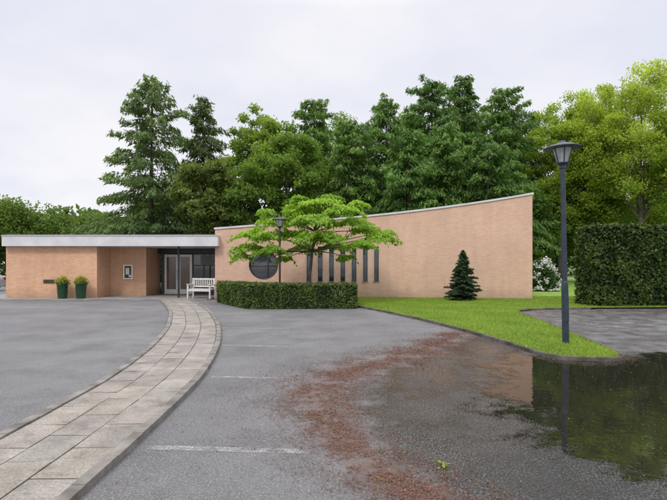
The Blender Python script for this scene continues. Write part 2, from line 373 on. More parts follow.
for sgn in (-1, 1):
    ribbon('path_kerb', (center + cn * sgn * (PW/2 + 0.055))[::3], 0.10, -0.02, 0.062, M['kerb'], 0.004)
# paved forecourt along the entrance
mb = MB()
mb.box(-17.5, -5.75, 21.9, 26.2, -0.02, 0.05)
M['forecourt'] = mat_noise('forecourt_paving', (0.20, 0.19, 0.18), (0.29, 0.28, 0.27), 1.8, 0.8, 0.4)
tag(mb.build('forecourt_pavement', M['forecourt']), kind='structure')
# parking lines (worn paint)
m, nt, b = newmat('worn_line_paint'); o_ = objco(nt)
b.inputs['Base Color'].default_value = (0.46, 0.455, 0.44, 1); b.inputs['Roughness'].default_value = 0.7
f = maprange(nt, noise_fac(nt, o_, 7, 7, 0.78), 0.38, 0.60, 0.0, 0.78)
f = math_(nt, 'MULTIPLY', f, maprange(nt, noise_fac(nt, o_, 90, 2), 0.38, 0.56, 0.15, 1.0))
ms = N(nt, 'ShaderNodeMixShader', {0: f, 1: N(nt, 'ShaderNodeBsdfTransparent').outputs[0], 2: b.outputs[0]})
nt.links.new(ms.outputs[0], nt.nodes['Material Output'].inputs['Surface']); M['line'] = m
for (xa, ya, xb, yb) in ((-1.62, 4.22, -0.20, 4.12), (-1.74, 6.88, -0.45, 6.78), (-2.22, 9.6, -0.9, 9.45), (-2.85, 12.3, -1.45, 12.1), (-3.6, 15.0, -2.3, 14.85)):
    mb = MB(); w = 0.05
    mb.face_pts([(xa, ya - w, 0.004), (xb, yb - w, 0.004), (xb, yb + w, 0.004), (xa, ya + w, 0.004)])
    tag(mb.build('parking_line', M['line']), kind='structure')

# debris flakes: stuff
def flakes():
    r = np.random.default_rng(11); n = 130000
    line = catmull(debris_line, 8)
    al = np.concatenate([[0], np.cumsum(np.linalg.norm(np.diff(line, axis=0), axis=1))]); s = r.beta(1.4, 1.1, n) * al[-1]
    x = np.interp(s, al, line[:, 0]); y = np.interp(s, al, line[:, 1])
    w = np.interp(y, [2.4, 3.6, 4.5, 5.8, 7.0, 8.5, 11], [0.20, 0.17, 0.22, 0.26, 0.36, 0.32, 0.2]) * 1.3
    x = x + r.standard_t(4, n) * w * .85; y = y + r.standard_t(4, n) * w * 0.7
    cl = np.array([noise.noise(Vector((a * 2.2, b_ * 2.2, 0))) + 0.6 * noise.noise(Vector((a * 6.5, b_ * 6.5, 4))) + .6 * noise.noise(Vector((a * 17, b_ * 17, 9))) for a, b_ in zip(x, y)])
    k = r.uniform(-0.62, 0.55, n) < cl; x, y = x[k], y[k]
    m2 = 5500; x2 = r.uniform(-1.6, 6, m2); y2 = 2.6 + 11 * r.random(m2) ** 1.4
    lf = np.array(catmull(lawn_front[1:18], 20)); q = lf[r.integers(0, len(lf), 5500)] + r.normal(0, 0.16, (5500, 2))
    m3 = 13000; x3 = r.uniform(5.2, 13, m3); y3 = r.uniform(8.8, 17.2, m3)
    c3 = np.array([noise.noise(Vector((a * .8, b_ * .8, 3))) for a, b_ in zip(x3, y3)]); k3 = r.uniform(-.4, .5, m3) < c3; x3, y3 = x3[k3], y3[k3]
    P = np.concatenate([np.stack([x, y], 1), np.stack([x2, y2], 1), q, np.stack([x3, y3], 1)])
    inl = pip(P, lawn_poly) & (segdist(P, lawn_front) > 0.045); P = P[~inl]
    P = P[(np.abs(P[:, 0]) < 14) & (P[:, 1] > 2.4) & ~((P[:, 0] < -1.75))]
    n = len(P); c = np.column_stack([P, np.full(n, 0.008)]); c[:, 2] += r.random(n) * 0.005
    nearkerb = segdist(P, lawn_front) < 0.045; c[nearkerb, 2] += 0.062
    u = r.normal(0, 1, (n, 3)); u[:, 2] *= 0.15; nv = np.tile([0, 0, 1.0], (n, 1)) + r.normal(0, 0.2, (n, 3))
    a = r.uniform(0.0035, 0.0085, n) * np.interp(P[:, 1], [4, 9, 16], [1, 1.4, 2.4]); big = r.random(n) < .04; a[big] *= 1.7
    cols = lerp((0.075, 0.033, 0.022), (0.27, 0.135, 0.092), r.random(n) ** 1.3)
    gsel = r.random(n) < 0.02; cols[gsel] = (0.18, 0.24, 0.04)
    return quads('leaf_litter', leaf_quads(c, u, nv, a, a * r.uniform(0.35, 0.8, n)), cols, M['litter'])
tag(flakes(), kind='stuff', cat='leaf litter', label='reddish brown fallen bud scales scattered in a strip over the wet asphalt')
# one fresh green sprig on the asphalt
r = np.random.default_rng(2); n = 14; ctr = np.array([0.88, 3.82, 0.02])
c = ctr + r.normal(0, 1, (n, 3)) * np.array([0.035, 0.03, 0.006]); c[:, 2] = np.abs(c[:, 2] - 0.012) + 0.012
tag(quads('fallen_leaf_sprig', leaf_quads(c, r.normal(0, 1, (n, 3)) * [1, 1, .2], np.tile([0., 0, 1], (n, 1)) + r.normal(0, .3, (n, 3)), r.uniform(.015, .03, n), r.uniform(.010, .018, n)), lerp((0.25, 0.33, 0.05), (0.38, 0.45, 0.10), r.random(n)), M['leaf']),
    'small fresh yellow green sprig lying on the asphalt beside the puddle', 'leaf')

# grass
def grass():
    r = np.random.default_rng(21); n = 230000
    x = r.uniform(0.8, 12.5, n); y = 8.0 + (23.5 - 8.0) * r.random(n) ** 1.25
    P = np.stack([x, y], 1); k = pip(P, lawn_poly) & (segdist(P, lawn_front) > 0.03); P = P[k]; n = len(P)
    lo = np.array([noise.noise(Vector((a * .9, b_ * .9, 0))) + .4 * noise.noise(Vector((a * 3, b_ * 3, 2))) for a, b_ in P]) * 0.5 + 0.5
    h = r.uniform(0.025, 0.065, n) * (0.8 + 0.5 * lo); an = r.uniform(0, 2 * math.pi, n); w = r.uniform(0.006, 0.011, n)
    d = np.stack([np.cos(an), np.sin(an), np.zeros(n)], 1) * w[:, None]; base = np.column_stack([P, np.full(n, 0.048)])
    tip = base + np.column_stack([r.normal(0, 0.025, (n, 2)), h])
    cols = lerp((0.13, 0.22, 0.025), (0.35, 0.47, 0.07), np.clip(0.1 + 0.65 * lo + r.normal(0, .2, n), 0, 1))
    dryk = r.random(n) < 0.07; cols[dryk] = (0.30, 0.26, 0.12)
    return quads('lawn_grass', np.stack([base - d, base + d, tip], 1), cols, M['grass'], k=3)
tag(grass(), kind='stuff', label='short bright green grass growing on the kerbed lawn', cat='grass')

# ------------------------------------------------------------------ building
bld = thing('brick_chapel', 'low modern brick building with flat porch wing and hall wall sweeping up to the right', 'building', (-2, 23, 0))
B = lambda mb, name, mat, **k: mb.build(name, mat, bld, world=True, **k)
YA = 22.8; YB = 24.2; YD = 25.85; XL = -15.49; XA = -11.19; XR = -9.41
ZS = 2.475; ZR = 2.99
B(MB().box(XL, XA, YA, YB + 0.3, 0, ZS), 'wing_wall', M['brick_orange'])
B(MB().box(XA + 0.002, XR, YB, YD + 0.3, 0, ZS), 'porch_wall', M['brick_orange'])
B(MB().box(XL + 0.002, XL + 0.3, YB + 0.302, 34, 0, ZS), 'side_wall', M['brick_orange'])
B(MB().box(XL - 0.02, -5.40, YA - 0.28, 34, ZS + 0.004, ZR), 'roof', M['fascia'], bevel=0.012)
B(MB().box(XL + 0.1, -5.6, YA - 0.1, 33.8, ZR + 0.002, ZR + 0.05), 'roof_felt', M['roof'])
B(MB().box(XL - 0.035, -5.385, YA - 0.295, YA - 0.24, ZR - 0.05, ZR + 0.02), 'roof_trim', M['steel'])
B(MB().box(XR + 0.002, -5.9, YD + 0.55, YD + 0.6, 0, ZS), 'lobby_wall', M['soffit'])
B(MB().box(XR + 0.002, -5.7, YD - 0.05, YD + 0.25, 2.22, ZS), 'door_lintel', M['dark_metal'])
xp = gx(179, 23.0)
B(MB().tube([(xp, 22.95, 0.03), (xp, 22.95, ZS + 0.002)], [0.045, 0.045], 12), 'porch_post', M['dark_metal'])
# doors
x0 = gx(164.5, YD); x1 = gx(192, YD); xm = (x0 + x1) / 2
for k, (a, c_) in enumerate(((x0, xm - 0.004), (xm + 0.004, x1))):
    mb = MB(); s = 0.115
    mb.box(a, a + s, YD, YD + 0.06, 0.05, 2.16); mb.box(c_ - s, c_, YD, YD + 0.06, 0.05, 2.16)
    mb.box(a + s, c_ - s, YD + .002, YD + 0.058, 2.04, 2.16); mb.box(a + s, c_ - s, YD + .002, YD + 0.058, 0.05, 0.30)
    d = B(mb, 'door', M['white'])
    p = MB().box(a + s, c_ - s, YD + 0.02, YD + 0.035, 0.30, 2.04).build('pane', M['door_glass']); p.parent = d
    hx = c_ - 0.05 if k == 0 else a + 0.05
    h = MB().tube([(hx, YD - 0.05, 0.8), (hx, YD - 0.05, 1.35)], [0.016, 0.016], 8).build('handle', M['steel']); h.parent = d
# glazed screen to the right of the doors
sx0 = x1 + 0.02; sx1 = -5.75
mb = MB()
for x in np.linspace(sx0, sx1 - 0.06, 4): mb.box(x, x + 0.06, YD, YD + 0.08, 0.05, 2.215)
for z in (0.05, 0.75, 1.55, 2.155): mb.box(sx0, sx1, YD + 0.004, YD + 0.075, z, z + 0.055)
scr = B(mb, 'glazed_screen', M['dark_metal'])
p = MB().box(sx0, sx1, YD + 0.03, YD + 0.04, 0.06, 2.2).build('pane', M['glass']); p.parent = scr
mb = MB().box(sx0 + 0.45, sx1, YD - 0.03, YD - 0.012, 1.62, 2.12); B(mb, 'blind_panel', mat_noise('grey_blind', (0.16, 0.17, 0.18), (0.22, 0.23, 0.24), 2, 0.7))
# curved hall wall
XH0 = -5.63; XH1 = 9.06
def wy(x):
    t = (x - XH0) / (XH1 - XH0); return 22.9 - 0.95 * t + 0.38 * math.sin(math.pi * t)
tp = [(215, 229.3), (245, 227.2), (270, 225.3), (320, 221.2), (390, 214.3), (430, 209.8), (460, 206.0), (495, 200.9), (532, 194.4)]
tx, tz = [], []
for px, py in tp:
    x = gx(px, 22.6)
    for _ in range(6): x = gx(px, wy(x))
    tx.append(x); tz.append(gz(py, wy(x)))
xsn = np.linspace(XH0, XH1, 80)
sm = np.polyfit(tx, tz, 3)
wtop = lambda x: float(np.polyval(sm, x))
def wall_solid(xs_, y_off, th, zb, zt):
    mb = MB()
    for x in xs_: mb.v += [(x, wy(x)+y_off, zb(x)), (x, wy(x)+y_off, zt(x)), (x, wy(x)+y_off+th, zt(x)), (x, wy(x)+y_off+th, zb(x))]
    for i in range(len(xs_) - 1):
        a = 4 * i; c_ = a + 4
        for j in range(4): mb.f.append((a + j, a + (j+1) % 4, c_ + (j+1) % 4, c_ + j))
    mb.f.append((0, 3, 2, 1)); e = 4 * (len(xs_) - 1); mb.f.append((e, e+1, e+2, e+3)); return mb
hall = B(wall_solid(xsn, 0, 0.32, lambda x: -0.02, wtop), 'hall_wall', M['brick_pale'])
# openings
cut = MB(); slits = []; SH = 0.11
for px in (309, 320.2, 331.5, 342.8, 354, 365.3, 376.5):
    x = gx(px, 22.7)
    for _ in range(5): x = gx(px, wy(x))
    y = wy(x); slits.append((x, y, gz(281.5, y), gz(246.5, y)))
    cut.box(x - SH, x + SH, y - 1, y + 1, gz(281.5, y), gz(246.5, y))
rx = gx(263.5, wy(-3.3)); ry = wy(rx); rz_ = gz(265, ry); RR = 0.70
n0 = len(cut.v); K = 48
for yy in (ry - 1, ry + 1):
    for j in range(K): t = 2 * math.pi * j / K; cut.v.append((rx + RR * math.cos(t), yy, rz_ + RR * math.sin(t)))
for j in range(K): cut.f.append((n0 + j, n0 + (j+1) % K, n0 + K + (j+1) % K, n0 + K + j))
cut.f.append(tuple(n0 + j for j in range(K))); cut.f.append(tuple(n0 + K + j for j in reversed(range(K))))
cutter = cut.build('cutter', M['glass'])
md = hall.modifiers.new('b', 'BOOLEAN'); md.object = cutter; md.operation = 'DIFFERENCE'; md.solver = 'EXACT'
dg = bpy.context.evaluated_depsgraph_get(); dg.update()
nm = bpy.data.meshes.new_from_object(hall.evaluated_get(dg)); hall.modifiers.clear(); hall.data = nm
bpy.data.objects.remove(cutter)
for x, y, z0, z1 in slits:
    mb = MB(); t = 0.018; yf = y + 0.07; hw_ = SH - .002
    mb.box(x - hw_, x - hw_ + t, yf, yf + .05, z0 + .002, z1 - .002); mb.box(x + hw_ - t, x + hw_, yf, yf + .05, z0 + .002, z1 - .002)
    mb.box(x - hw_ + t, x + hw_ - t, yf + .002, yf + .048, z1 - .024, z1 - .002); mb.box(x - hw_ + t, x + hw_ - t, yf + .002, yf + .048, z0 + .002, z0 + .024)
    w = B(mb, 'slit_window', M['dark_metal'])
    p = MB().box(x - SH + .012, x + SH - .012, yf + .02, yf + .03, z0 + .01, z1 - .01).build('pane', M['glass']); p.parent = w
    s_ = MB().box(x - SH - .03, x + SH + .03, y - 0.025, y + 0.065, z0 - 0.045, z0 - 0.001).build('sill', M['kerb']); s_.parent = w
    for sg in (-1, 1):
        s_ = MB().box(min(x + sg*(SH + .002), x + sg*(SH + .05)), max(x + sg*(SH + .002), x + sg*(SH + .05)), y - 0.012, y + 0.03, z0, z1 + .04).build('jamb', M['pale_reveal']); s_.parent = w
# round window
mb = MB(); ring = [(rx + (RR - .035) * math.cos(2*math.pi*j/K), ry + 0.14, rz_ + (RR - .035) * math.sin(2*math.pi*j/K)) for j in range(K + 1)]
mb.tube(ring, [0.034] * (K + 1), 8)
mb.tube([(rx - RR + .05, ry + .14, rz_ - 0.05), (rx + RR - .05, ry + .14, rz_ - 0.05)], [.022, .022], 6); mb.tube([(rx + .2, ry + .14, rz_ - RR + .08), (rx + .2, ry + .14, rz_ + RR - .08)], [.02, .02], 6)
w = B(mb, 'round_window', M['dark_metal'], smooth=True)
mb = MB(); mb.face_pts([(rx + (RR - .02) * math.cos(2*math.pi*j/K), ry + .16, rz_ + (RR - .02) * math.sin(2*math.pi*j/K)) for j in range(K)])
p = mb.build('pane', M['glass']); p.parent = w
B(wall_solid(np.linspace(XH0 - 0.04, XH1 + 0.04, 80), -0.045, 0.42, lambda x: wtop(x) + 0.002, lambda x: wtop(x) + 0.085), 'coping', M['fascia'])
mb = MB()
mb.box(XH0, XH0 + 0.3, wy(XH0) + 0.322, 34, 0, wtop(XH0) - 0.05); mb.box(XH1 - 0.3, XH1, wy(XH1) + 0.322, 34, 0, 3.4); mb.box(XH0 + .302, XH1 - .302, 33.7, 34, 0, 3.2)
B(mb, 'side_wall', M['brick_pale'])
mb = MB()
for i in range(len(xsn) - 1):
    a, c_ = xsn[i], xsn[i+1]
    mb.face_pts([(a, wy(a) + .33, wtop(a) - .06), (c_, wy(c_) + .33, wtop(c_) - .06), (c_, 34.1, 3.2), (a, 34.1, 3.2)])
B(mb, 'hall_roof', M['roof'])

# wall plaque and notice board
t = thing('wall_plaque', 'small dark horizontal plaque fixed to the brick wall left of the green pots', 'plaque', (gx(49, YA), YA, gz(281.5, YA)))
MB().box(-0.26, 0.26, -0.025, -0.002, -0.09, 0.09).build('plate', M['plaque'], t, bevel=0.006)
for sx_ in (-.235, .235):
    for sz in (-.065, .065): MB().tube([(sx_, -.032, sz), (sx_, -.024, sz)], [.012, .012], 10).build('screw', M['steel'], t)
t = thing('notice_board', 'glazed wall notice board with pale frame on the porch brick wall', 'notice board', (gx(128.5, YB), YB, gz(272, YB)))
mb = MB(); w_, h_ = 0.23, 0.36; s = 0.05
mb.box(-w_, -w_ + s, -.08, -.002, -h_, h_); mb.box(w_ - s, w_, -.08, -.002, -h_, h_); mb.box(-w_ + s, w_ - s, -.078, -.002, h_ - s, h_); mb.box(-w_ + s, w_ - s, -.078, -.002, -h_, -h_ + s)
mb.build('frame', M['white'], t)
MB().box(-w_ + s, w_ - s, -.03, -.004, -h_ + s, h_ - s).build('backing', M['plaque'], t)
MB().box(-.13, .05, -.036, -.0305, -.12, .2).build('paper_sheet', M['paper'], t); MB().box(.02, .14, -.036, -.0305, -.26, -.14).build('paper_sheet', M['paper'], t)

# pots and shrubs
for i, px in enumerate((62.5, 81)):
    X = gx(px, 22.3); q_ = .92
    t = thing('plant_pot', ('tall glossy green pot nearer the wall plaque, left one of two', 'tall glossy green pot nearer the porch corner, right one of two')[i], 'pot', (X, 22.3, 0.05), 0.2 * i, 'green pots by the wing wall')
    MB().lathe([(a_ * q_, z_ * q_ * 1.1) for a_, z_ in [(0.0, 0.0), (0.20, 0.0), (0.215, 0.03), (0.245, 0.35), (0.265, 0.66), (0.285, 0.69), (0.285, 0.735), (0.255, 0.735), (0.245, 0.66), (0.0, 0.66)]], 28).build('pot_body', M['pot'], t, smooth=True)
    MB().lathe([(a_ * q_, z_ * q_ * 1.1) for a_, z_ in [(0.0, 0.662), (0.24, 0.662), (0.2, 0.69), (0.0, 0.70)]], 20).build('compost', M['soil'], t)
    r = np.random.default_rng(40 + i); n = 1000
    d = nrm(r.normal(0, 1, (n, 3))); d[:, 2] = np.abs(d[:, 2]); c = d * r.uniform(0.25, 1, n)[:, None] ** 0.5 * np.array([0.25, 0.25, 0.27 + .05 * i]) * (1 + .25 * np.sin(4 * np.arctan2(d[:, 1], d[:, 0]) + i))[:, None]; c += r.normal(0, .035, (n, 3))
    cols = lerp((0.15, 0.22, 0.025), (0.42, 0.46, 0.07), np.clip(r.random(n) * .6 + c[:, 2], 0, 1))
    yk = r.random(n) < 0.14; cols[yk] = (0.62, 0.52, 0.08)
    s_ = thing('potted_shrub', ('yellow green leafy plant growing in the left green pot', 'yellow green leafy plant growing in the right green pot')[i], 'plant', (X, 22.3, 0.73), 0, 'plants in the green pots')
    quads('foliage', leaf_quads(c, d + r.normal(0, .5, (n, 3)), r.normal(0, 1, (n, 3)), r.uniform(.035, .06, n), r.uniform(.018, .028, n)), cols, M['leaf'], s_)
    mb = MB()
    for j in range(6): a = j * 1.05; mb.tube([(0.03*math.cos(a), 0.03*math.sin(a), -0.03), (.14*math.cos(a), .14*math.sin(a), .18)], [.01, .005], 5)
    mb.build('stem', M['bark'], s_)

# bench
t = thing('garden_bench', 'weathered white slatted bench beside the porch against the hall corner', 'bench', (gx(201.5, 22.35), 22.35, 0.05), math.radians(-14))
L_ = 0.56
mb = MB()
for j in range(5): mb.box(-L_, L_, -0.26 + j * 0.098, -0.26 + j * 0.098 + 0.08, 0.42, 0.445)
mb.build('seat', M['bench'], t, bevel=0.004)
mb = MB(); mb.box(-L_ + .03, L_ - .03, 0.215, 0.25, 0.86, 0.93); mb.box(-L_ + .03, L_ - .03, 0.215, 0.25, 0.52, 0.57)
for x in np.linspace(-L_ + .07, L_ - .07, 11): mb.box(x - .02, x + .02, .222, .243, .57, .86)
mb.build('backrest', M['bench'], t)
for sx_ in (-1, 1):
    x = sx_ * (L_ - 0.0)
    MB().box(x - .03, x + .03, -.28, -.22, 0, .64).build('leg', M['bench'], t, bevel=.004)
    MB().box(x - .03, x + .03, .21, .27, 0, .94).build('leg', M['bench'], t, bevel=.004)
    MB().box(x - .04, x + .04, -.31, .21, .641, .675).build('armrest', M['bench'], t, bevel=.004)
MB().box(-L_ + .03, L_ - .03, -.265, -.235, .34, .415).build('rail', M['bench'], t)

# ------------------------------------------------------------------ lamp posts
def lamp(name, label, loc, H, rp, hs, lean, mat, sleeve=True):
    """H: height to the tip of the cap"""
    t = thing(name, label, 'lamp post', loc, 0, 'lantern lamp posts'); t.rotation_euler = (0, lean, 0)
    zc = H - 0.55 * hs
    mb = MB()
    prof = [(0, -0.05), (rp * 1.3, -0.05), (rp * 1.3, 1.15), (rp * 1.22, 1.2), (rp, 1.24), (rp * 0.92, zc - .02), (0, zc - .02)] if sleeve else [(0, -.05), (rp, -.05), (rp * .9, zc - .02), (0, zc - .02)]
    mb.lathe(prof, 20); mb.build('pole', mat, t, smooth=False)
    if sleeve:
        MB().box(-0.04, 0.04, -rp * 1.3 - .012, -rp * 1.2, 0.45, 0.95).build('access_door', mat, t, bevel=.006)
    s = hs
    MB().lathe([(0, zc - .03), (rp * 1.25, zc - .03), (rp * 1.3, zc + .03 * s), (.115 * s, zc + .06 * s), (.125 * s, zc + .085 * s), (0, zc + .085 * s)], 24).build('lantern_base', mat, t)
    g_ = MB().lathe([(.105 * s, zc + .087 * s), (.19 * s, zc + .375 * s)], 28); g_.f = g_.f[:-2]
    g_.build('lantern_glass', M['lantern'], t, smooth=True)
    MB().tube([(0, 0, zc + .086 * s), (0, 0, zc + .3 * s)], [.035 * s, .035 * s], 10).build('bulb', M['white'], t)
    for j in range(6):
        a = j * math.pi / 3 + .3; ca, sa = math.cos(a), math.sin(a)
        MB().tube([(.115 * s * ca, .115 * s * sa, zc + .08 * s), (.20 * s * ca, .20 * s * sa, zc + .39 * s)], [.011 * s] * 2, 6).build('strut', mat, t)
    MB().lathe([(0, zc + .378 * s), (.36 * s, zc + .378 * s), (.375 * s, zc + .39 * s), (.36 * s, zc + .405 * s), (.2 * s, zc + .47 * s), (.07 * s, zc + .51 * s), (.05 * s, zc + .55 * s), (0, zc + .56 * s)], 32).build('cap', mat, t, smooth=False)
    return t
lamp('street_lamp', 'tall blue black lamp post standing on the lawn tip by the puddle', (4.54, 9.42, 0.05), 3.98, 0.049, 0.93, math.radians(-1.0), M['lamp_blue'])
lamp('street_lamp', 'slim dark lamp post half hidden by the layered bright green tree', (gx(279.8, 18.9), 18.9, 0.03), gz(217, 18.9), 0.042, 0.85, 0.0, M['dark_metal'], False)

# ------------------------------------------------------------------ vegetation generators
def hedge(name, label, outer, inner, h, n, leaf, c1, c2, seed, bump=0.05):
    r = np.random.default_rng(seed); q = []
    O = np.array(outer, float); I = np.array(inner, float)
    def v(p, z): return np.array([p[0], p[1], z])
    for i in range(len(O) - 1):
        q.append([v(O[i+1], 0), v(O[i], 0), v(O[i], h), v(O[i+1], h)]); q.append([v(I[i], 0), v(I[i+1], 0), v(I[i+1], h), v(I[i], h)])
        q.append([v(O[i], h), v(I[i], h), v(I[i+1], h), v(O[i+1], h)])
    q.append([v(O[0], 0), v(I[0], 0), v(I[0], h), v(O[0], h)]); q.append([v(I[-1], 0), v(O[-1], 0), v(O[-1], h), v(I[-1], h)])
    q = np.array(q)
    nn = nrm(np.cross(q[:, 1] - q[:, 0], q[:, 3] - q[:, 0])); ar = np.linalg.norm(np.cross(q[:, 1] - q[:, 0], q[:, 3] - q[:, 0]), axis=1)
    top = np.abs(nn[:, 2]) > .9; nn[top & (nn[:, 2] < 0)] *= -1
    mid = (O + I) / 2
    for k in np.where(~top)[0]:
        fc = q[k].mean(0); j = np.argmin(np.linalg.norm(np.array([(mid[i] + mid[i+1]) / 2 for i in range(len(mid)-1)]) - fc[:2], axis=1)); m_ = (mid[j] + mid[j+1]) / 2
        if (fc[:2] - m_) @ nn[k, :2] < 0: nn[k] *= -1
    wgt = ar * np.where(top, 1.3, 1.0); f = r.choice(len(q), n, p=wgt / wgt.sum()); a, b_ = r.random(n)[:, None], r.random(n)[:, None]
    c = (q[f, 0] * (1 - a) + q[f, 1] * a) * (1 - b_) + (q[f, 3] * (1 - a) + q[f, 2] * a) * b_
    lowf = np.array([noise.noise(Vector(p) * 1.6) + .5 * noise.noise(Vector(p) * 5) for p in c])
    c = c + nn[f] * (lowf * bump + np.abs(r.normal(0, bump * .45, n)) - bump * .25)[:, None] + r.normal(0, leaf * .3, (n, 3))
    c[:, 2] = np.where(c[:, 2] < .02, .02 + r.random(n) * .05, c[:, 2])
    nv = nn[f] + r.normal(0, .75, (n, 3)); u = r.normal(0, 1, (n, 3))
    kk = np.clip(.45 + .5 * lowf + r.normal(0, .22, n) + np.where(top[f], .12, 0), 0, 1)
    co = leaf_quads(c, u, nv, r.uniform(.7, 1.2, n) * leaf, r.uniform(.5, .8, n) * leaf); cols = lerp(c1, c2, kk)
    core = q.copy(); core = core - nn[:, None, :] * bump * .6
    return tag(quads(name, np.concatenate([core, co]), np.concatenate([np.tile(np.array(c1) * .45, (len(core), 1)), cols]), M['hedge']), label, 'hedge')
def bez(a, b, c, n=6): return [tuple((1-t)**2 * np.array(a) + 2*t*(1-t) * np.array(b) + t*t * np.array(c)) for t in np.linspace(0, 1, n)]
def broadleaf(name, label, X, Y, top, bot, rx, nclump, nleaf, leaf, c1, c2, seed, tr=.2, ry=None, bark='bark', flat=.75, fork=None, lean=0., group=None, pw=1.0, cr=.24, nlimb=26):
    r = np.random.default_rng(seed); t = thing(name, label, 'tree', (X, Y, 0), 0, group)
    ry = ry or rx; cz = (top + bot) / 2; rz = (top - bot) / 2
    d = nrm(r.normal(0, 1, (nclump, 3))); rad = r.uniform(.12, 1, nclump) ** .5 * r.uniform(.8, 1.08, nclump)
    cc = d * rad[:, None]
    zt = cc[:, 2]; taper = np.clip(1.12 - .45 * np.clip(zt, 0, 1) ** 1.4 * pw - .25 * np.clip(-zt, 0, 1), .2, 1.3)
    crad = r.uniform(.6, 1.4, nclump) * cr * min(rx, rz * 1.2)
    sc = np.array([rx, ry, rz]) - crad.mean() * .6
    cc = cc * sc; cc[:, :2] *= taper[:, None]; cc[:, 2] += cz; cc[:, 0] += lean * (cc[:, 2] - bot)
    per = r.multinomial(nleaf, crad ** 2 / (crad ** 2).sum()); ids = np.repeat(np.arange(nclump), per); n = len(ids)
    g_ = nrm(r.normal(0, 1, (n, 3))) * (r.random(n) ** .5 * r.uniform(.8, 1.45, n))[:, None]; g_[:, 2] *= flat
    p = cc[ids] + g_ * crad[ids][:, None] + r.normal(0, leaf * .5, (n, 3))
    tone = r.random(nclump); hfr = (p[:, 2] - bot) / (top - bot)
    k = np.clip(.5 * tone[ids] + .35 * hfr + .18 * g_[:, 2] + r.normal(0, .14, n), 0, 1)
    u = r.normal(0, 1, (n, 3)); u[:, 2] -= .35; nv = r.normal(0, 1, (n, 3)); nv[:, 2] += .6
    mb = MB(); zf = fork or bot + .15 * (top - bot)
    w = r.normal(0, .12, (6, 2)); zs = np.linspace(-.05, top * .88, 6)
    pts = [(w[i, 0] * i * .35 + lean * max(0, zs[i] - bot), w[i, 1] * i * .35, zs[i]) for i in range(6)]; mb.tube(pts, list(tr * np.array([1.15, .92, .75, .55, .32, .1])), 9)
    for j in r.choice(nclump, min(nclump, nlimb), replace=False):
        e = cc[j]; zs_ = min(max(zf * r.uniform(.8, 1.15), e[2] * r.uniform(.45, .8)), top * .8)
        bx_ = np.interp(zs_, zs, [q[0] for q in pts]); by_ = np.interp(zs_, zs, [q[1] for q in pts]); R0 = np.interp(zs_, zs, tr * np.array([1.15, .92, .75, .55, .32, .1])) * .45
        mb.tube(bez((bx_, by_, zs_), (e[0] * .55 + bx_ * .2, e[1] * .55, zs_ + (e[2] - zs_) * .35), e), list(np.linspace(R0, .012, 6)), 5)
    mb.build('trunk', M[bark], t, smooth=True)
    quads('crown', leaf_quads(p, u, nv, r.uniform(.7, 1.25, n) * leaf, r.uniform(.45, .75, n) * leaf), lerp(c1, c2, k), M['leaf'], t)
    return t
def conifer(name, label, X, Y, H, R, z0, nb, dens, card, c1, c2, seed, droop=.35, up=.15, pw=.85, tr=.22, spread=.3, group=None, cat='tree', rag=.35, blunt=0.0, wid=(.24, .42), hang=.55):
    r = np.random.default_rng(seed); t = thing(name, label, cat, (X, Y, 0), 0, group); mb = MB()
    mb.tube([(0, 0, -.05), (r.normal(0, .03), r.normal(0, .03), H * .5), (0, 0, H * .985)], [tr, tr * .6, .012], 8)
    PC, U, NV, K, A = [], [], [], [], []
    lob = r.uniform(0, 6.28, 3)
    for i in range(nb):
        tt = ((i + r.random()) / nb) ** 1.0; z = z0 + (H * .97 - z0) * tt
        az = i * 2.39996 + r.normal(0, .35)
        lobe = 1 + (.22 * math.sin(az + lob[0] + tt * 5) + .15 * math.sin(2 * az + lob[1] - tt * 9)) * (1 if rag > .45 else .3)
        L = R * max((1 - tt) ** pw, blunt * (1 - tt) ** .3) * r.uniform(1 - rag, 1.08) * min(1., .62 + tt * 2.6) * lobe + .04 * R
        d = np.array([math.cos(az), math.sin(az), 0]); pr = np.array([-d[1], d[0], 0])
        dr = droop * r.uniform(.5, 1.5); upx = up * r.uniform(.4, 1.8) + .55 * tt * tt
        f = lambda s: np.outer(s, d) * L + np.array([0, 0, 1.0]) * (L * (upx * s - dr * s ** 2 + .12 * dr * s ** 4))[:, None] + np.array([0, 0, z])
        s5 = np.linspace(0, .95, 5); mb.tube([tuple(q) for q in f(s5)], list(np.linspace(max(.012, tr * .22 * (1 - tt)), .006, 5)), 4)
        n = int(L * dens * r.uniform(.8, 1.2)) + 5; s = r.uniform(.1, 1.0, n) ** .75; side = r.choice([-1, 1], n)
        w = L * spread * (1.05 - s) * r.random(n) ** .7 + card * .2
        p = f(s) + pr * (side * w)[:, None]; p[:, 2] -= .25 * w + r.random(n) * card * hang
        if hang > .7: p += r.normal(0, .09, (n, 3))
        PC.append(p); U.append(d * .75 + pr * (side * .7)[:, None] + np.array([0, 0, -.28 - .55 * (hang > .7)]) + r.normal(0, .28 + .14 * (hang > .7), (n, 3)))
        nv = r.normal(0, .55, (n, 3)); nv[:, 2] += .8; NV.append(nv)
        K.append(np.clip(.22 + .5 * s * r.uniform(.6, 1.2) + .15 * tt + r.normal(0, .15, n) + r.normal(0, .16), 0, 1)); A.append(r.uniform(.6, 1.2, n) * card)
    p = np.concatenate(PC); a = np.concatenate(A)
    mb.build('trunk', M['bark'], t, smooth=True)
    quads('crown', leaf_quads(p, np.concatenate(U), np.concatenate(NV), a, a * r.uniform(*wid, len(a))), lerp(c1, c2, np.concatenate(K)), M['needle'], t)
    return t

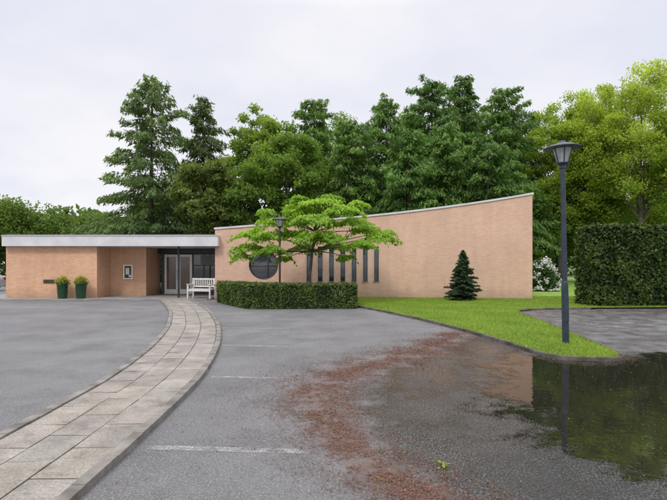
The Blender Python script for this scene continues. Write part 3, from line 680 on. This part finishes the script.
# low box hedge and tall hedge
hedge('low_hedge', 'long low clipped box hedge running along the planting bed before the round window',
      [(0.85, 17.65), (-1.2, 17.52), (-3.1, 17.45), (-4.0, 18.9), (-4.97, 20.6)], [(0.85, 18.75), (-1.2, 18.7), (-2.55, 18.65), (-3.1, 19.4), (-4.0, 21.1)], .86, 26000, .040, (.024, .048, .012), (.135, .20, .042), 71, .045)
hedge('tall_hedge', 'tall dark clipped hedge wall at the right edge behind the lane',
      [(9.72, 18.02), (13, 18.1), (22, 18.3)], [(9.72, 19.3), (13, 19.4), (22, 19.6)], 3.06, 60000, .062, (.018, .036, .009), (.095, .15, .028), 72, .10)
# small blue-green spruce before the wall
conifer('young_spruce', 'small dark young spruce standing on the lawn before the hall wall', gx(463, 21.0), 21.0, gz(249, 21.0), .92, .08, 130, 150, .085, (.020, .046, .022), (.075, .13, .06), 81, .14, .10, .95, .05, .38, rag=.3)
# white flowering shrub
sh = thing('flowering_shrub', 'white flowering shrub beyond the right end of the hall wall', 'shrub', (gx(541, 29.0), 29.0, .05))
r = np.random.default_rng(90); n = 3200; d = nrm(r.normal(0, 1, (n, 3))); d[:, 2] = np.abs(d[:, 2]); c = d * (r.uniform(.3, 1, n) ** .5)[:, None] * [1.0, 1.0, 1.9] + r.normal(0, .06, (n, 3)); c[:, 2] = np.maximum(c[:, 2], .05)
quads('foliage', leaf_quads(c, r.normal(0, 1, (n, 3)), r.normal(0, 1, (n, 3)), r.uniform(.07, .12, n), r.uniform(.04, .05, n)), lerp((.03, .07, .02), (.09, .16, .04), r.random(n)), M['leaf'], sh)
n = 1300; cl_ = nrm(r.normal(0, 1, (50, 3))); cl_[:, 2] = np.abs(cl_[:, 2]) ; cl_ = cl_ * [1.05, 1.05, 1.95]; c = cl_[r.integers(0, 50, n)] + r.normal(0, .085, (n, 3)); c[:, 2] = np.maximum(c[:, 2], .1)
quads('blossom', leaf_quads(c, r.normal(0, 1, (n, 3)), r.normal(0, 1, (n, 3)), r.uniform(.05, .08, n), r.uniform(.035, .05, n)), lerp((.6, .6, .58), (.8, .8, .78), r.random(n)), M['petal'], sh)
MB().tube([(0, 0, -.05), (.05, 0, .6), (0, .05, 1.3)], [.05, .035, .01], 6).build('stem', M['bark'], sh)

# layered bright tree
def layered_tree():
    Y0 = 19.9; X0 = gx(308, Y0); r = np.random.default_rng(33)
    t = thing('layered_tree', 'small bright green tree with flat layered branches rising behind the low hedge', 'tree', (X0, Y0, 0.03))
    CL = [(322, 202, 22, 4, 0), (300, 208, 20, 4, .6), (342, 209, 20, 4, -.5), (278, 220, 23, 4.5, .4), (312, 219, 26, 5, -.8), (352, 222, 21, 4.5, .3), (380, 237, 18, 4, 0), (360, 243, 16, 4, -.6), (258, 233, 22, 4.5, -.3), (249, 247, 18, 4, .2), (290, 233, 22, 5, 1.0), (320, 235, 25, 5, -1.2), (337, 245, 15, 4, .8), (272, 249, 16, 4, -.9), (240, 255, 10, 4, 0), (303, 247, 14, 4, .9), (388, 232, 9, 3, .1), (366, 229, 17, 4, .7), (266, 211, 11, 3, 0.2), (330, 196, 12, 3, .1), (346, 256, 9, 3, -.3), (284, 258, 9, 3, .6), (358, 203, 11, 3, .2), (300, 198, 10, 3, .3)]
    PC, U, NV, K, A = [], [], [], [], []
    mb = MB(); fork = np.array([.18, 0, gz(252, Y0)])
    mb.tube([(0, 0, -.08), (.03, 0, .7), (.10, .02, 1.4), tuple(fork)], [.085, .07, .062, .055], 9)
    mb.tube([tuple(fork), (.28, .03, 2.9), (.35, 0, 3.7), (.5, 0, 4.15)], [.055, .045, .03, .012], 7)
    for (px, py, hw, hh, dy) in CL:
        Y = Y0 + dy; c = np.array([gx(px, Y) - X0, dy, gz(py, Y)]); a = hw * Y / F; h = hh * Y / F
        n = int(hw * hw * 3.0) + 110
        an = r.uniform(0, 6.283, n); lob = 1 + .25 * np.sin(3 * an + r.uniform(0, 6)) + .15 * np.sin(5 * an + r.uniform(0, 6)); q = r.random(n) ** .55 * lob * r.uniform(.85, 1.12, n); p = np.stack([np.cos(an) * q * a, np.sin(an) * q * a, np.zeros(n)], 1)
        out = nrm(np.array([c[0], c[1], 0]) + 1e-3)
        lx = np.array([noise.noise(Vector((c[0] + v_[0] * 2.2, v_[1] * 2.2, py))) for v_ in p])
        p[:, 2] = -h * 1.15 * q ** 2 + r.normal(0, h * .24, n) + lx * h * 1.2; p = p + c
        PC.append(p); u = nrm(p - c) * .6 + out * .3 + r.normal(0, .4, (n, 3)); u[:, 2] -= .6; U.append(u)
        nv = r.normal(0, .5, (n, 3)); nv[:, 2] += 1; NV.append(nv)
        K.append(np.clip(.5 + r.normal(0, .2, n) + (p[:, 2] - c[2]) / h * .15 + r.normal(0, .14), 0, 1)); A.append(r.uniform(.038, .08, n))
        st = fork if c[2] < 3.0 else np.array([.3, .02, 2.95]); zz = c[2] - .06
        br = bez(st, (c[0] * .45 + st[0] * .55, c[1] * .5, max(st[2], zz - .15)), (c[0], c[1], zz), 7)
        mb.tube(br, list(np.linspace(.032, .008, 7)), 5)
        for j in range(4):
            aa = r.uniform(0, 6.28); mb.tube([(c[0]*.7+st[0]*.3, c[1]*.7+st[1]*.3, (zz*.75+max(st[2], zz-.15)*.25)), (c[0] + math.cos(aa)*a*.6, c[1] + math.sin(aa)*a*.6, zz - .02)], [.010, .004], 4)
    mb.build('trunk', M['bark'], t, smooth=True)
    a = np.concatenate(A)
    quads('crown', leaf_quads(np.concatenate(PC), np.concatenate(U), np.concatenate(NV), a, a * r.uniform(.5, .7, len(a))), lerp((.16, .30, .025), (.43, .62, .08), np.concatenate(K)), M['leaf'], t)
layered_tree()

# background conifers
dk1, dk2 = (.055, .115, .030), (.17, .29, .068)
def con(label, px, py, hw, Y, seed, **k):
    H = gz(py, Y); R = hw * Y / F
    a = dict(z0=2.5, nb=int(H * 9), dens=66, card=.20, c1=dk1, c2=dk2, droop=.50, up=.26, pw=.42, tr=.22, spread=.44, rag=.62, blunt=.42, hang=1.3, wid=(.22, .38)); a.update(k)
    nm = a.pop('name', 'conifer_tree')
    return conifer(nm, label, gx(px, Y), Y, H, R, a.pop('z0'), a.pop('nb'), a.pop('dens'), a.pop('card'), a.pop('c1'), a.pop('c2'), seed, **a)
con('tall open larch with wide layered branches behind the flat roofed wing', 152, 73, 74, 37, 101, nb=110, dens=70, card=.20, z0=3.0, droop=.42, up=.20, pw=.55, c1=(.07, .12, .045), c2=(.20, .29, .10), spread=.30, rag=.6, blunt=.3, hang=1.8, name='larch_tree')
con('slender dark spruce with drooping branches right of the tall open larch', 203, 92, 44, 41, 102, droop=.7, c1=(.048, .078, .03), c2=(.14, .20, .068), pw=.55, blunt=.34, hang=1.8, name='spruce_tree')
con('dark conifer left of the middle, leaning over the layered tree', 314, 96, 50, 43, 103, c2=(.18, .30, .065))
con('shorter mid green conifer above the slit windows', 350, 116, 48, 37, 110, c1=(.062, .125, .03), c2=(.19, .32, .068))
con('feathery conifer with a broad ragged top over the hall roof middle', 386, 95, 54, 40, 104)
con('dense dark conifer with the second highest tip of the wood', 432, 77, 54, 43, 105, c2=(.145, .26, .062))
con('dense dark conifer with the highest tip of the wood', 464, 72, 50, 45, 106, c1=(.044, .095, .028), c2=(.135, .235, .058))
con('dark conifer above the right end of the hall wall', 503, 85, 52, 41, 107, c2=(.17, .29, .066))
con('low bushy conifer in front of the two highest conifers', 444, 122, 52, 36.5, 111, c1=(.062, .125, .03), c2=(.18, .31, .068))
con('narrow dark conifer between hall end and yellow maples', 530, 108, 44, 46, 108)
con('bushy dark conifer low behind the hall wall right part', 488, 135, 52, 36, 112, c2=(.15, .265, .06))
con('bushy low conifer behind the hall roof left of the slit windows', 408, 128, 48, 35.5, 113, c1=(.062, .125, .03), c2=(.175, .31, .068))
# background broadleaf trees
def bl(label, px, top, bot, hw, Y, seed, c1, c2, nclump=90, nleaf=22000, leaf=.12, **k):
    return broadleaf(k.pop('name', 'broadleaf_tree'), label, gx(px, Y), Y, gz(top, Y), gz(bot, Y), hw * Y / F, nclump, nleaf, leaf, c1, c2, seed, **k)
g1, g2 = (.085, .155, .03), (.24, .37, .07)
bl('mid green broadleaf tree with airy top right of the slender spruce', 256, 103, 215, 36, 39, 201, (.105, .185, .03), (.33, .45, .08), tr=.22, cr=.18)
bl('rounded green tree filling the gap behind the layered tree', 287, 120, 235, 42, 36, 202, (.095, .17, .03), (.28, .42, .07), cr=.18)
bl('olive green bushy tree low behind the porch roof', 207, 150, 245, 36, 35, 203, (.08, .12, .028), (.23, .29, .07), cr=.18)
bl('small rounded tree below the tall open larch', 160, 186, 245, 34, 43, 204, g1, (.20, .31, .065), nleaf=11000, nclump=60)
bl('green tree rising beside the hall left corner', 240, 165, 245, 30, 36, 205, g1, g2, nleaf=12000, nclump=60)
bl('tall green broadleaf tree behind the conifers above the first slit windows', 340, 106, 240, 42, 50, 220, (.08, .145, .028), (.24, .37, .065), cr=.2)
bl('tall green broadleaf tree filling the dip left of the two highest conifers', 410, 96, 240, 38, 50, 221, (.07, .135, .026), (.21, .34, .06), cr=.2)
bl('tall green broadleaf tree filling the dip right of the highest conifer', 484, 94, 240, 40, 51, 222, (.07, .135, .026), (.21, .34, .06), cr=.2)
my1, my2 = (.16, .25, .03), (.49, .61, .09)
bl('large yellow green maple with visible forked trunk at the right edge', 641, 58, 222, 66, 38, 206, (.18, .26, .03), (.55, .64, .09), nclump=250, nleaf=52000, leaf=.095, tr=.25, bark='bark_pale', fork=gz(225, 38), name='maple_tree', cr=.13, pw=.7, nlimb=60)
bl('yellow green maple between the conifers and the larger maple', 560, 90, 235, 40, 43, 207, my1, (.46, .58, .085), nclump=170, nleaf=33000, leaf=.10, tr=.2, bark='bark_pale', name='maple_tree', cr=.165, pw=.7, nlimb=40)
bl('slim fresh green maple rising just right of the near lamp post', 597, 74, 240, 36, 41, 217, (.17, .26, .03), (.52, .63, .09), nclump=170, nleaf=33000, leaf=.10, tr=.18, bark='bark_pale', name='maple_tree', cr=.165, pw=.7, nlimb=40)
bl('maple cut by the right picture edge behind the tall hedge', 700, 85, 235, 50, 36, 208, my1, (.46, .57, .08), nleaf=24000, leaf=.11, tr=.22, bark='bark_pale', name='maple_tree', cr=.18)
bl('shaded green tree beyond the lawn behind the small opening', 556, 175, 284, 38, 46, 209, (.075, .135, .025), (.23, .34, .055), nleaf=18000)
bl('green understorey tree above the left end of the tall hedge', 603, 168, 280, 40, 42, 210, (.10, .17, .026), (.32, .44, .06), nleaf=19000)
bl('understorey tree showing just over the middle of the tall hedge', 655, 175, 280, 42, 44, 211, (.11, .18, .028), (.35, .46, .065), nleaf=19000)
bl('dark leafy tree behind the hall wall right corner', 527, 180, 290, 32, 42, 212, (.065, .125, .024), (.18, .29, .05), nleaf=14000)
bl('far rounded tree at the left edge over the parked car', 8, 192, 268, 40, 62, 213, (.08, .135, .028), (.21, .30, .06), nleaf=9000, leaf=.2)
bl('far green tree above the plaque end of the wing roof', 52, 205, 262, 36, 66, 214, (.075, .135, .028), (.19, .28, .06), nleaf=9000, leaf=.2)
bl('far tree directly left of the tall open larch', 98, 210, 262, 30, 60, 215, (.065, .115, .025), (.17, .25, .055), nleaf=8000, leaf=.2)
bl('far tree outside the left edge of the car park', -45, 196, 268, 44, 58, 216, (.075, .135, .028), (.19, .28, .06), nleaf=8000, leaf=.2)
# far woodland mass
def far_wood():
    r = np.random.default_rng(300); n = 52000; x = r.uniform(-150, 130, n); y = r.uniform(70, 84, n)
    hh = np.array([9.0 + 2.2 * noise.noise(Vector((a * .09, 3, 0))) + 1.2 * noise.noise(Vector((a * .31, 7, 0))) for a in x]); z = hh * (r.random(n) ** .7)
    c = np.stack([x, y, z], 1); k = np.array([noise.noise(Vector(p) * .25) * .6 + .4 for p in c]) + z / hh * .25 + r.normal(0, .15, n)
    return quads('far_woodland', leaf_quads(c, r.normal(0, 1, (n, 3)), r.normal(0, 1, (n, 3)), r.uniform(.35, .7, n), r.uniform(.25, .45, n)), lerp((.045, .075, .02), (.14, .22, .05), np.clip(k, 0, 1)), M['leaf'])
tag(far_wood(), kind='stuff', label='distant green woodland behind all the trees', cat='woodland')

# ------------------------------------------------------------------ parked car
t = thing('parked_car', 'silver parked car half cut by the left picture edge beside the wing', 'car', (-22.6, 29.5, 0), 0)
side = [(-2.1, .28), (-2.12, .62), (-2.02, .84), (-1.2, .95), (1.35, .97), (1.98, .92), (2.1, .7), (2.08, .28)]
cab = [(-1.25, .95), (-.55, 1.38), (.2, 1.46), (1.0, 1.42), (1.75, .96)]
def extr(poly, w0, w1, zmid):
    mb = MB(); n = len(poly)
    wf = lambda z: w0 + (w1 - w0) * max(0, min(1, (z - zmid) / .5))
    mb.v = [(x, -wf(z), z) for x, z in poly] + [(x, wf(z), z) for x, z in poly]
    mb.f = [tuple(range(n)), tuple(range(2*n - 1, n - 1, -1))] + [(i, (i+1) % n, n + (i+1) % n, n + i) for i in range(n)]
    return mb
extr(side, .86, .82, .5).build('body', M['car'], t, bevel=.04)
extr(cab, .80, .60, .95).build('cabin', M['car'], t, bevel=.03)
for sgn in (-1, 1):
    mb = MB(); mb.face_pts([(-1.0, sgn*.802, 1.0), (-.5, sgn*.675, 1.32), (.3, sgn*.655, 1.385), (.3, sgn*.802, 1.0)]); mb.build('side_window', M['glass'], t)
    mb = MB(); mb.face_pts([(.36, sgn*.802, 1.0), (.36, sgn*.655, 1.385), (1.0, sgn*.67, 1.35), (1.5, sgn*.802, 1.0)]); mb.build('side_window', M['glass'], t)
    MB().box(1.95, 2.115, sgn*.62 - .14, sgn*.62 + .14, .68, .84).build('tail_light', M['red_lens'], t, bevel=.02)
    MB().box(-2.13, -1.98, sgn*.62 - .16, sgn*.62 + .16, .62, .76).build('headlight', M['clear_lens'], t, bevel=.02)
    for x in (-1.3, 1.3):
        wmb = MB(); wmb.tube([(x, sgn*.72, .32), (x, sgn*.90, .32)], [.32, .32], 24); w = wmb.build('wheel', M['rubber'], t, bevel=0)
        rm = MB(); rm.tube([(x, sgn*.85, .32), (x, sgn*.91, .32)], [.2, .19], 16); rr_ = rm.build('rim', M['steel']); rr_.parent = w
mb = MB(); mb.face_pts([(1.08, -.58, 1.41), (1.08, .58, 1.41), (1.72, .74, 1.0), (1.72, -.74, 1.0)]); mb.build('rear_window', M['glass'], t)

# ------------------------------------------------------------------ world, sun, camera
EL, AZ = 48.0, 205.0
w = bpy.data.worlds.new('World'); bpy.context.scene.world = w; w.use_nodes = True
nt = w.node_tree; bg = nt.nodes['Background']; bg.inputs['Strength'].default_value = 0.1
sky = N(nt, 'ShaderNodeTexSky'); sky.sky_type = 'NISHITA'; sky.sun_disc = False; sky.sun_elevation = math.radians(EL); sky.sun_rotation = math.radians(AZ)
tc = N(nt, 'ShaderNodeTexCoord').outputs['Generated']; sp = N(nt, 'ShaderNodeSeparateXYZ', {0: tc})
zc_ = math_(nt, 'MAXIMUM', sp.outputs[2], 0.0)
den = math_(nt, 'ADD', zc_, 0.25)
uv = N(nt, 'ShaderNodeCombineXYZ', {0: math_(nt, 'DIVIDE', sp.outputs[0], den), 1: math_(nt, 'DIVIDE', sp.outputs[1], den), 2: 0.0}).outputs[0]
cn_ = noise_fac(nt, uv, 1.3, 5, 0.5)
cloud = mix(nt, maprange(nt, cn_, 0.35, 0.62), (8.2, 8.35, 9.4, 1), (9.9, 9.8, 10.1, 1))
grad = maprange(nt, zc_, 0.47, 1.0, 1.0, 2.8)
cloud = N(nt, 'ShaderNodeVectorMath', {0: cloud, 'Scale': grad}, operation='SCALE').outputs[0]
nt.links.new(mix(nt, 0.93, sky.outputs[0], cloud), bg.inputs['Color'])
sl = bpy.data.lights.new('sun', 'SUN'); sl.energy = 1.5; sl.angle = math.radians(12); sl.color = (1, .96, .9)
so = bpy.data.objects.new('sun', sl); C.objects.link(so); so.rotation_euler = (math.radians(90 - EL), 0, math.radians(-25)); so.location = (-10, -20, 30)
cam = bpy.data.cameras.new('camera'); co_ = bpy.data.objects.new('camera', cam); C.objects.link(co_)
cam.sensor_width = 36; cam.lens = 36 * F / 667; cam.shift_y = (HZ - 250) / 667; cam.clip_end = 2000; cam.clip_start = .05
co_.location = (0, 0, CH); co_.rotation_euler = (math.radians(90), 0, 0)
sc = bpy.context.scene; sc.camera = co_
sc.view_settings.view_transform = 'Standard'; sc.view_settings.look = 'None'; sc.view_settings.exposure = 0
